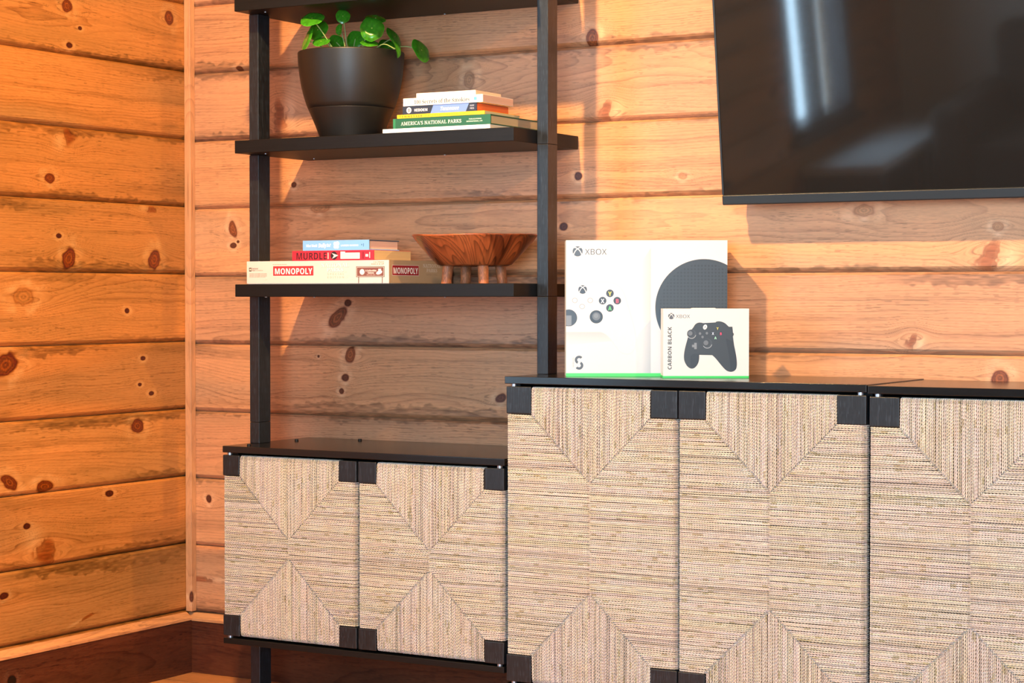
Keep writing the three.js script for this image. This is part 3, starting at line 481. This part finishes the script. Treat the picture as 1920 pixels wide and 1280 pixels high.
{
  const W = 0.1772, H = 0.1432, D = 0.068, cw = 1152, ch = 931, k = cw / 1360;
  const tex = canvasTex(cw, ch, (g) => {
    g.scale(k, k); const w = 1360, h = 1099; g.fillStyle = '#cacbcb'; g.fillRect(0, 0, w, h);
    g.translate(-128, -88);                                   // drawn in the coordinates of the measured close-up
    sphereLogo(g, 256, 207, 50, '#484d52', '#cacbcb'); fit(g, 'XBOX', 330, 212, 222, 76, '%px sans-serif', '#484d52');
    g.save(); g.translate(232, 1058); g.rotate(-Math.PI / 2); fit(g, 'CARBON BLACK', 0, 2, 680, 84, 'bold %px sans-serif', '#1c1f23'); g.restore();
    const body = () => { g.beginPath(); g.moveTo(610, 380); g.bezierCurveTo(640, 310, 700, 296, 760, 318); g.lineTo(960, 306); g.bezierCurveTo(1060, 300, 1150, 340, 1185, 395); g.bezierCurveTo(1240, 480, 1235, 560, 1255, 680); g.bezierCurveTo(1290, 840, 1310, 960, 1290, 1030); g.bezierCurveTo(1270, 1095, 1180, 1110, 1120, 1060); g.bezierCurveTo(1040, 990, 980, 880, 905, 826); g.lineTo(700, 822); g.bezierCurveTo(705, 900, 690, 985, 620, 1030); g.bezierCurveTo(560, 1060, 500, 1010, 470, 930); g.bezierCurveTo(440, 850, 470, 720, 505, 600); g.bezierCurveTo(530, 500, 560, 440, 610, 380); };
    g.fillStyle = '#272b2f'; g.beginPath(); g.moveTo(960, 300); g.bezierCurveTo(1000, 275, 1110, 290, 1160, 375); g.lineTo(1225, 375); g.lineTo(1235, 470); g.lineTo(1250, 490); g.lineTo(1225, 560); g.lineTo(1000, 420); g.fill();
    g.fillStyle = '#2b2f33'; body(); g.fill(); g.save(); body(); g.clip();
    g.fillStyle = '#22262a'; g.beginPath(); g.moveTo(560, 840); g.bezierCurveTo(620, 780, 700, 800, 720, 830); g.lineTo(700, 1000); g.lineTo(560, 1080); g.fill();
    g.fillStyle = '#202429'; g.beginPath(); g.moveTo(1120, 560); g.lineTo(1260, 620); g.lineTo(1320, 1100); g.lineTo(1180, 1090); g.bezierCurveTo(1220, 980, 1150, 760, 1120, 560); g.fill(); g.restore();
    g.fillStyle = '#f4f6f7'; g.beginPath(); g.ellipse(792, 380, 30, 40, 0.35, 0, 7); g.fill(); g.strokeStyle = '#2b2f33'; g.lineWidth = 7; g.beginPath(); g.moveTo(775, 400); g.lineTo(795, 365); g.lineTo(808, 398); g.stroke();
    for (const [x, y, c, s] of [[990, 402, '#d8c850', 'Y'], [917, 480, '#c8d4e8', 'X'], [1042, 484, '#e83c64', 'B'], [957, 550, '#b0e4c4', 'A']]) { g.fillStyle = '#1c1f23'; g.beginPath(); g.ellipse(x, y, 27, 35, 0.2, 0, 7); g.fill(); fit(g, s, x - 17, y + 3, 34, 58, 'bold %px sans-serif', c); }
    for (const [x, y] of [[712, 483], [820, 478], [752, 538]]) { g.fillStyle = '#64696e'; g.beginPath(); g.ellipse(x, y, 19, 21, 0, 0, 7); g.fill(); }
    const stick = (x, y, r) => { g.fillStyle = '#383d42'; g.beginPath(); g.arc(x + 10, y + 6, r * 1.1, 0, 7); g.fill(); g.strokeStyle = '#a4a9ae'; g.lineWidth = 8; g.beginPath(); g.arc(x + 8, y + 8, r * 1.02, 0.2, 2.6); g.stroke(); g.fillStyle = '#2c3035'; g.beginPath(); g.arc(x - 4, y - 4, r * 0.88, 0, 7); g.fill(); g.fillStyle = '#5c6268'; g.beginPath(); g.arc(x - 14, y - 6, r * 0.55, 0, 7); g.fill(); };
    stick(570, 485, 66); stick(820, 635, 70);
    g.fillStyle = '#2e3237'; g.beginPath(); g.ellipse(640, 660, 56, 74, 0.15, 0, 7); g.fill(); g.fillStyle = '#737980'; g.fillRect(620, 630, 40, 100); g.fillRect(585, 660, 74, 40);
    g.fillStyle = '#2fbf55'; g.fillRect(0, 88 + h - 32, 2000, 40);
  });
  const white = std({ color: 0xcacbcb, roughness: 0.38 }), fm = std({ map: tex, roughness: 0.34 });
  const t = thing('controller_box', 'small white box printed CARBON BLACK with a dark gamepad, standing before the console box', 'box', [1.4505, 0.7804, 0.246], YAW);
  const b = new THREE.BoxGeometry(W, H, D); b.translate(W / 2, H / 2, -D / 2); part(t, 'carton', b, [white, white, white, white, fm, white]);
  const hang = new THREE.Shape([[0, 0], [0.05, 0], [0.0485, 0.0013], [0.0015, 0.0013]].map((q) => new THREE.Vector2(...q)));
  part(t, 'flap', new THREE.ExtrudeGeometry(hang, { depth: 0.03, bevelEnabled: false }).translate(0.061, H, -0.05), white);
  part(t, 'green_band', new THREE.BoxGeometry(0.0006, H * 0.03, D).translate(-0.0002, H * 0.015, -D / 2), std({ color: 0x30b84c, roughness: 0.38 }));
}

// ------------------------------------------------------------------ footed wooden bowl
{
  const t = thing('footed_bowl', 'round carved wooden bowl standing on four short splayed legs', 'bowl', [0.949, SL, 0.172], YAW);
  const tex = dataTex(1024, 256, (i, j, o) => {
    const a = i / 1024 * 2 * Math.PI, y = j / 256, c = Math.cos(a), s = Math.sin(a);
    const w = 0.6 * vn(c * 1.6 + 5, s * 1.6 + y * 1.4) + 0.28 * vn(c * 4 + 9, s * 4 + y * 3), r = (y * 1.3 + w * 1.5) * 5.2, f = r - Math.floor(r);
    const l = Math.pow(f, 3) * (1 - sst(0.9, 1, f)), d = sst(0.15, 0.6, vn(c * 2.2 + 20, s * 2.2 + y * 2.6)), fb = vn(a * 60, y * 12 + w * 20);
    const v = 1 - 0.42 * l - 0.3 * d + 0.08 * fb; o[0] = 176 * v; o[1] = 92 * v - 6 * d; o[2] = 48 * v - 6 * d;
  });
  const m = std({ map: tex, roughness: 0.3 });
  const prof = [[0, 0.0385], [0.06, 0.0385], [0.075, 0.0395], [0.083, 0.0425], [0.099, 0.0585], [0.1125, 0.0735], [0.125, 0.088], [0.134, 0.0985], [0.1385, 0.1045], [0.1392, 0.1062], [0.1382, 0.1075], [0.1362, 0.1078], [0.1325, 0.1045], [0.12, 0.092], [0.104, 0.076], [0.085, 0.058], [0.065, 0.05], [0.03, 0.0475], [0, 0.047]];
  const g = new THREE.LatheGeometry(prof.map((q) => new THREE.Vector2(...q)), 96), p = g.attributes.position;
  for (let i = 0; i < p.count; i++) { const a = Math.atan2(p.getZ(i), p.getX(i)), h = sst(0.05, 0.11, p.getY(i)); p.setY(i, p.getY(i) + h * (0.0011 * Math.sin(2 * a + 0.6) + 0.0007 * Math.sin(5 * a))); const k = 1 + 0.008 * Math.sin(3 * a + 1) * h; p.setX(i, p.getX(i) * k); p.setZ(i, p.getZ(i) * k); }
  g.computeVertexNormals(); part(t, 'bowl_body', g, m);
  const legM = std({ map: dataTex(64, 256, (i, j, o) => { const v = 1 + 0.16 * vn(i * 0.4, j * 0.03) + 0.1 * vn(i * 1.1, j * 0.05); o[0] = 178 * v; o[1] = 104 * v; o[2] = 64 * v; }), roughness: 0.42 });
  for (const [a, c] of [[-0.058, 0.02], [0.02, 0.058], [0.058, -0.02], [-0.02, -0.058]]) {
    const lg = new THREE.CylinderGeometry(0.0122, 0.0112, 0.0445, 20, 6); lg.translate(0, 0.02225, 0);
    const q = lg.attributes.position; for (let i = 0; i < q.count; i++) { const k = 1 - q.getY(i) / 0.0445; q.setX(i, q.getX(i) + a * 0.98 + a * 0.09 * k); q.setZ(i, q.getZ(i) + c * 0.98 + c * 0.09 * k); }
    lg.computeVertexNormals(); part(t, 'leg', lg, legM);
  }
}

// ------------------------------------------------------------------ potted plant
{
  const t = thing('potted_plant', 'green round-leaved plant in a large matte black pot on the middle shelf', 'plant', [0.6125, SH, 0.165], YAW);
  const potM = std({ color: new THREE.Color(0.008, 0.0074, 0.007), roughness: 0.45 });
  const prof = [[0, 0.07], [0.0935, 0.0705], [0.0992, 0.0712], [0.1035, 0.082], [0.109, 0.1], [0.1145, 0.122], [0.1188, 0.148], [0.1215, 0.172], [0.1228, 0.196], [0.1228, 0.1985], [0.1216, 0.2], [0.1198, 0.1995], [0.1192, 0.196], [0.117, 0.15], [0.107, 0.1], [0.09, 0.078], [0, 0.076]];
  part(t, 'pot', new THREE.LatheGeometry(prof.map((q) => new THREE.Vector2(...q)), 80), potM);
  const low = [[0, 0], [0.0675, 0], [0.0705, 0.0015], [0.0725, 0.006], [0.083, 0.034], [0.0925, 0.0565], [0.0982, 0.069], [0.0985, 0.0703], [0.0965, 0.0703], [0, 0.0703]];
  part(t, 'pot_base', new THREE.LatheGeometry(low.map((q) => new THREE.Vector2(...q)), 80), potM, 'lower reservoir below a thin seam');
  const soil = new THREE.CylinderGeometry(0.1165, 0.116, 0.012, 48, 1); soil.translate(0, 0.17, 0); part(t, 'soil', soil, std({ color: new THREE.Color(0.03, 0.02, 0.013), roughness: 1 }));
  const leafTex = dataTex(256, 256, (i, j, o) => {
    const x = i / 128 - 1, y = j / 128 - 1, r = Math.hypot(x, y), a = Math.atan2(y, x), n = vn(x * 5 + 3, y * 5);
    const vein = Math.exp(-((Math.abs(Math.sin(a * 3.5 + 0.25 * n + r)) / 0.09) ** 2)) * sst(0.95, 0.25, r) * 0.45, dot = sst(0.09, 0.03, r), edge = sst(0.93, 1.0, r) * 0.35;
    const v = 1 + 0.12 * n + 0.4 * vein + edge; o[0] = 62 * v + 120 * dot + 26 * vein; o[1] = 138 * v + 80 * dot; o[2] = 30 * v + 60 * dot;
  });
  const leafM = phys({ map: leafTex, roughness: 0.2, transmission: 0.3, thickness: 0, side: THREE.DoubleSide, specularIntensity: 0.8 });
  const stemM = std({ color: new THREE.Color(0.28, 0.36, 0.12), roughness: 0.5 });
  function leafGeo(r, dome, fold) {
    const pos = [], uv = [], idx = [], N = 32, K = 7;
    for (let k = 0; k <= K; k++) for (let s = 0; s < N; s++) {
      const a = s / N * 2 * Math.PI, q = k / K, w = 1 + 0.035 * Math.sin(a * 3 + 1) + 0.02 * Math.sin(a * 7), x = Math.cos(a) * q * r * w, y = Math.sin(a) * q * r * w * 1.06;
      const z = dome * r * (0.5 * q * q - 0.9 * q * q * q * q) + 0.02 * r * Math.sin(a * 4) * q * q + fold * Math.abs(x);
      pos.push(x, y, z); uv.push(0.5 + 0.5 * q * Math.cos(a), 0.5 + 0.5 * q * Math.sin(a));
    }
    for (let k = 0; k < K; k++) for (let s = 0; s < N; s++) { const a = k * N + s, b = k * N + (s + 1) % N; idx.push(a, a + N, b, b, a + N, b + N); }
    const g = new THREE.BufferGeometry(); g.setAttribute('position', new THREE.Float32BufferAttribute(pos, 3)); g.setAttribute('uv', new THREE.Float32BufferAttribute(uv, 2)); g.setIndex(idx); g.computeVertexNormals(); return g;
  }
  // right, up from the rim, towards the room; radius; normal of the upper face; dome; fold
  const L = [[-0.085, 0.073, 0.05, 0.0275, [-0.15, 0.78, 0.62], 0.25, 0], [-0.077, 0.054, -0.005, 0.025, [-0.35, 0.45, 0.8], 0.2, 0], [-0.1, 0.026, 0.035, 0.028, [-0.85, 0.35, 0.35], 0.3, 0], [-0.066, 0.023, 0.035, 0.02, [-0.1, 0.8, 0.55], 0.2, 0], [-0.036, 0.028, -0.03, 0.019, [0.2, 0.3, 0.9], 0.2, 0],
    [-0.017, 0.082, 0.02, 0.0165, [0.1, 0.35, 0.93], 0.3, 0], [-0.022, 0.05, 0.03, 0.0125, [-0.75, 0.15, 0.65], 0.3, 0.5], [0.008, 0.034, -0.02, 0.021, [-0.2, 0.25, 0.9], 0.2, 0], [0.057, 0.081, 0.0, 0.0235, [0.1, 0.93, -0.2], 0.25, 0], [0.053, 0.047, 0.075, 0.0275, [0.02, 0.28, 0.96], 0.55, 0],
    [0.1, 0.04, -0.02, 0.025, [0.75, 0.5, 0.4], 0.3, 0], [0.164, 0.003, 0.03, 0.028, [0.72, 0.42, 0.55], 0.25, 0], [0.107, -0.001, 0.085, 0.0195, [0.93, 0.25, 0.25], 0.1, 0.35], [0.046, 0.017, 0.06, 0.021, [0.1, 0.9, 0.4], 0.3, 0], [0.085, 0.02, -0.05, 0.026, [0.3, 0.6, 0.7], 0.3, 0], [-0.05, 0.01, -0.06, 0.024, [-0.2, 0.7, 0.6], 0.3, 0]];
  for (const [a, b, c, r, n, dome, fold] of L) {
    const P = new THREE.Vector3(a, 0.2 + b, c), N = new THREE.Vector3(...n).normalize();
    const lf = part(t, 'leaf', leafGeo(r, dome, fold), leafM); lf.position.copy(P);
    const side = new THREE.Vector3(0, 1, 0).cross(N).normalize(), up = N.clone().cross(side); lf.quaternion.setFromRotationMatrix(new THREE.Matrix4().makeBasis(side, up, N));
    const foot = new THREE.Vector3(a * 0.25, 0.176, c * 0.25), mid = P.clone().lerp(foot, 0.45).add(new THREE.Vector3(a * 0.06, 0.012, c * 0.1)); if (b < 0.01) mid.y = Math.max(mid.y, 0.212);
    const inv = lf.quaternion.clone().invert(), pts = [P.clone().addScaledVector(N, -0.0006), mid, foot].map((q) => q.clone().sub(P).applyQuaternion(inv));
    part(lf, 'petiole', new THREE.TubeGeometry(new THREE.CatmullRomCurve3(pts), 14, 0.00125, 7), stemM);
  }
}

// ------------------------------------------------------------------ sofa behind, seen only mirrored in the screen
{
  const t = thing('sofa', 'dark brown sofa by the far window, mirrored in the television screen', 'sofa', [0.44, 0, 4.55]);
  const m = std({ color: new THREE.Color(0.05, 0.035, 0.025), roughness: 0.8 });
  part(t, 'seat', bx(0.15, 1.6, 0.08, 0.44, 0.02, 0.8, 0.05), m); part(t, 'backrest', bx(0.1, 1.65, 0.1, 0.86, 0.68, 0.9, 0.06), m);
  part(t, 'arm', bx(0, 0.18, 0.08, 0.6, 0, 0.88, 0.05), m); part(t, 'arm', bx(1.57, 1.75, 0.08, 0.6, 0, 0.88, 0.05), m);
  for (const [x, z] of [[0.06, 0.06], [1.66, 0.06], [0.06, 0.8], [1.66, 0.8]]) part(t, 'leg', bx(x, x + 0.05, 0, 0.09, z, z + 0.05, 0.004, 'y'), satin);
}

{
  const t = thing('window_bench', 'low pale bench below the narrow window, mirrored in the television screen', 'bench', [0.02, 0, 4.12]);
  part(t, 'top', bx(0, 0.36, 0.4, 0.44, 0, 1.06, 0.006, 'z'), std({ color: new THREE.Color(0.62, 0.64, 0.66), roughness: 0.35 }));
  const d = std({ color: new THREE.Color(0.05, 0.05, 0.055), roughness: 0.6 });
  for (const z of [0.02, 0.5, 0.98]) part(t, 'support', bx(0.01, 0.34, 0, 0.4, z, z + 0.06, 0.003, 'y'), d);
  part(t, 'panel', bx(0.3, 0.32, 0.06, 0.36, 0.57, 0.96, 0.003), std({ color: new THREE.Color(0.6, 0.61, 0.62), roughness: 0.5 }));
}

renderer.render(scene, camera);
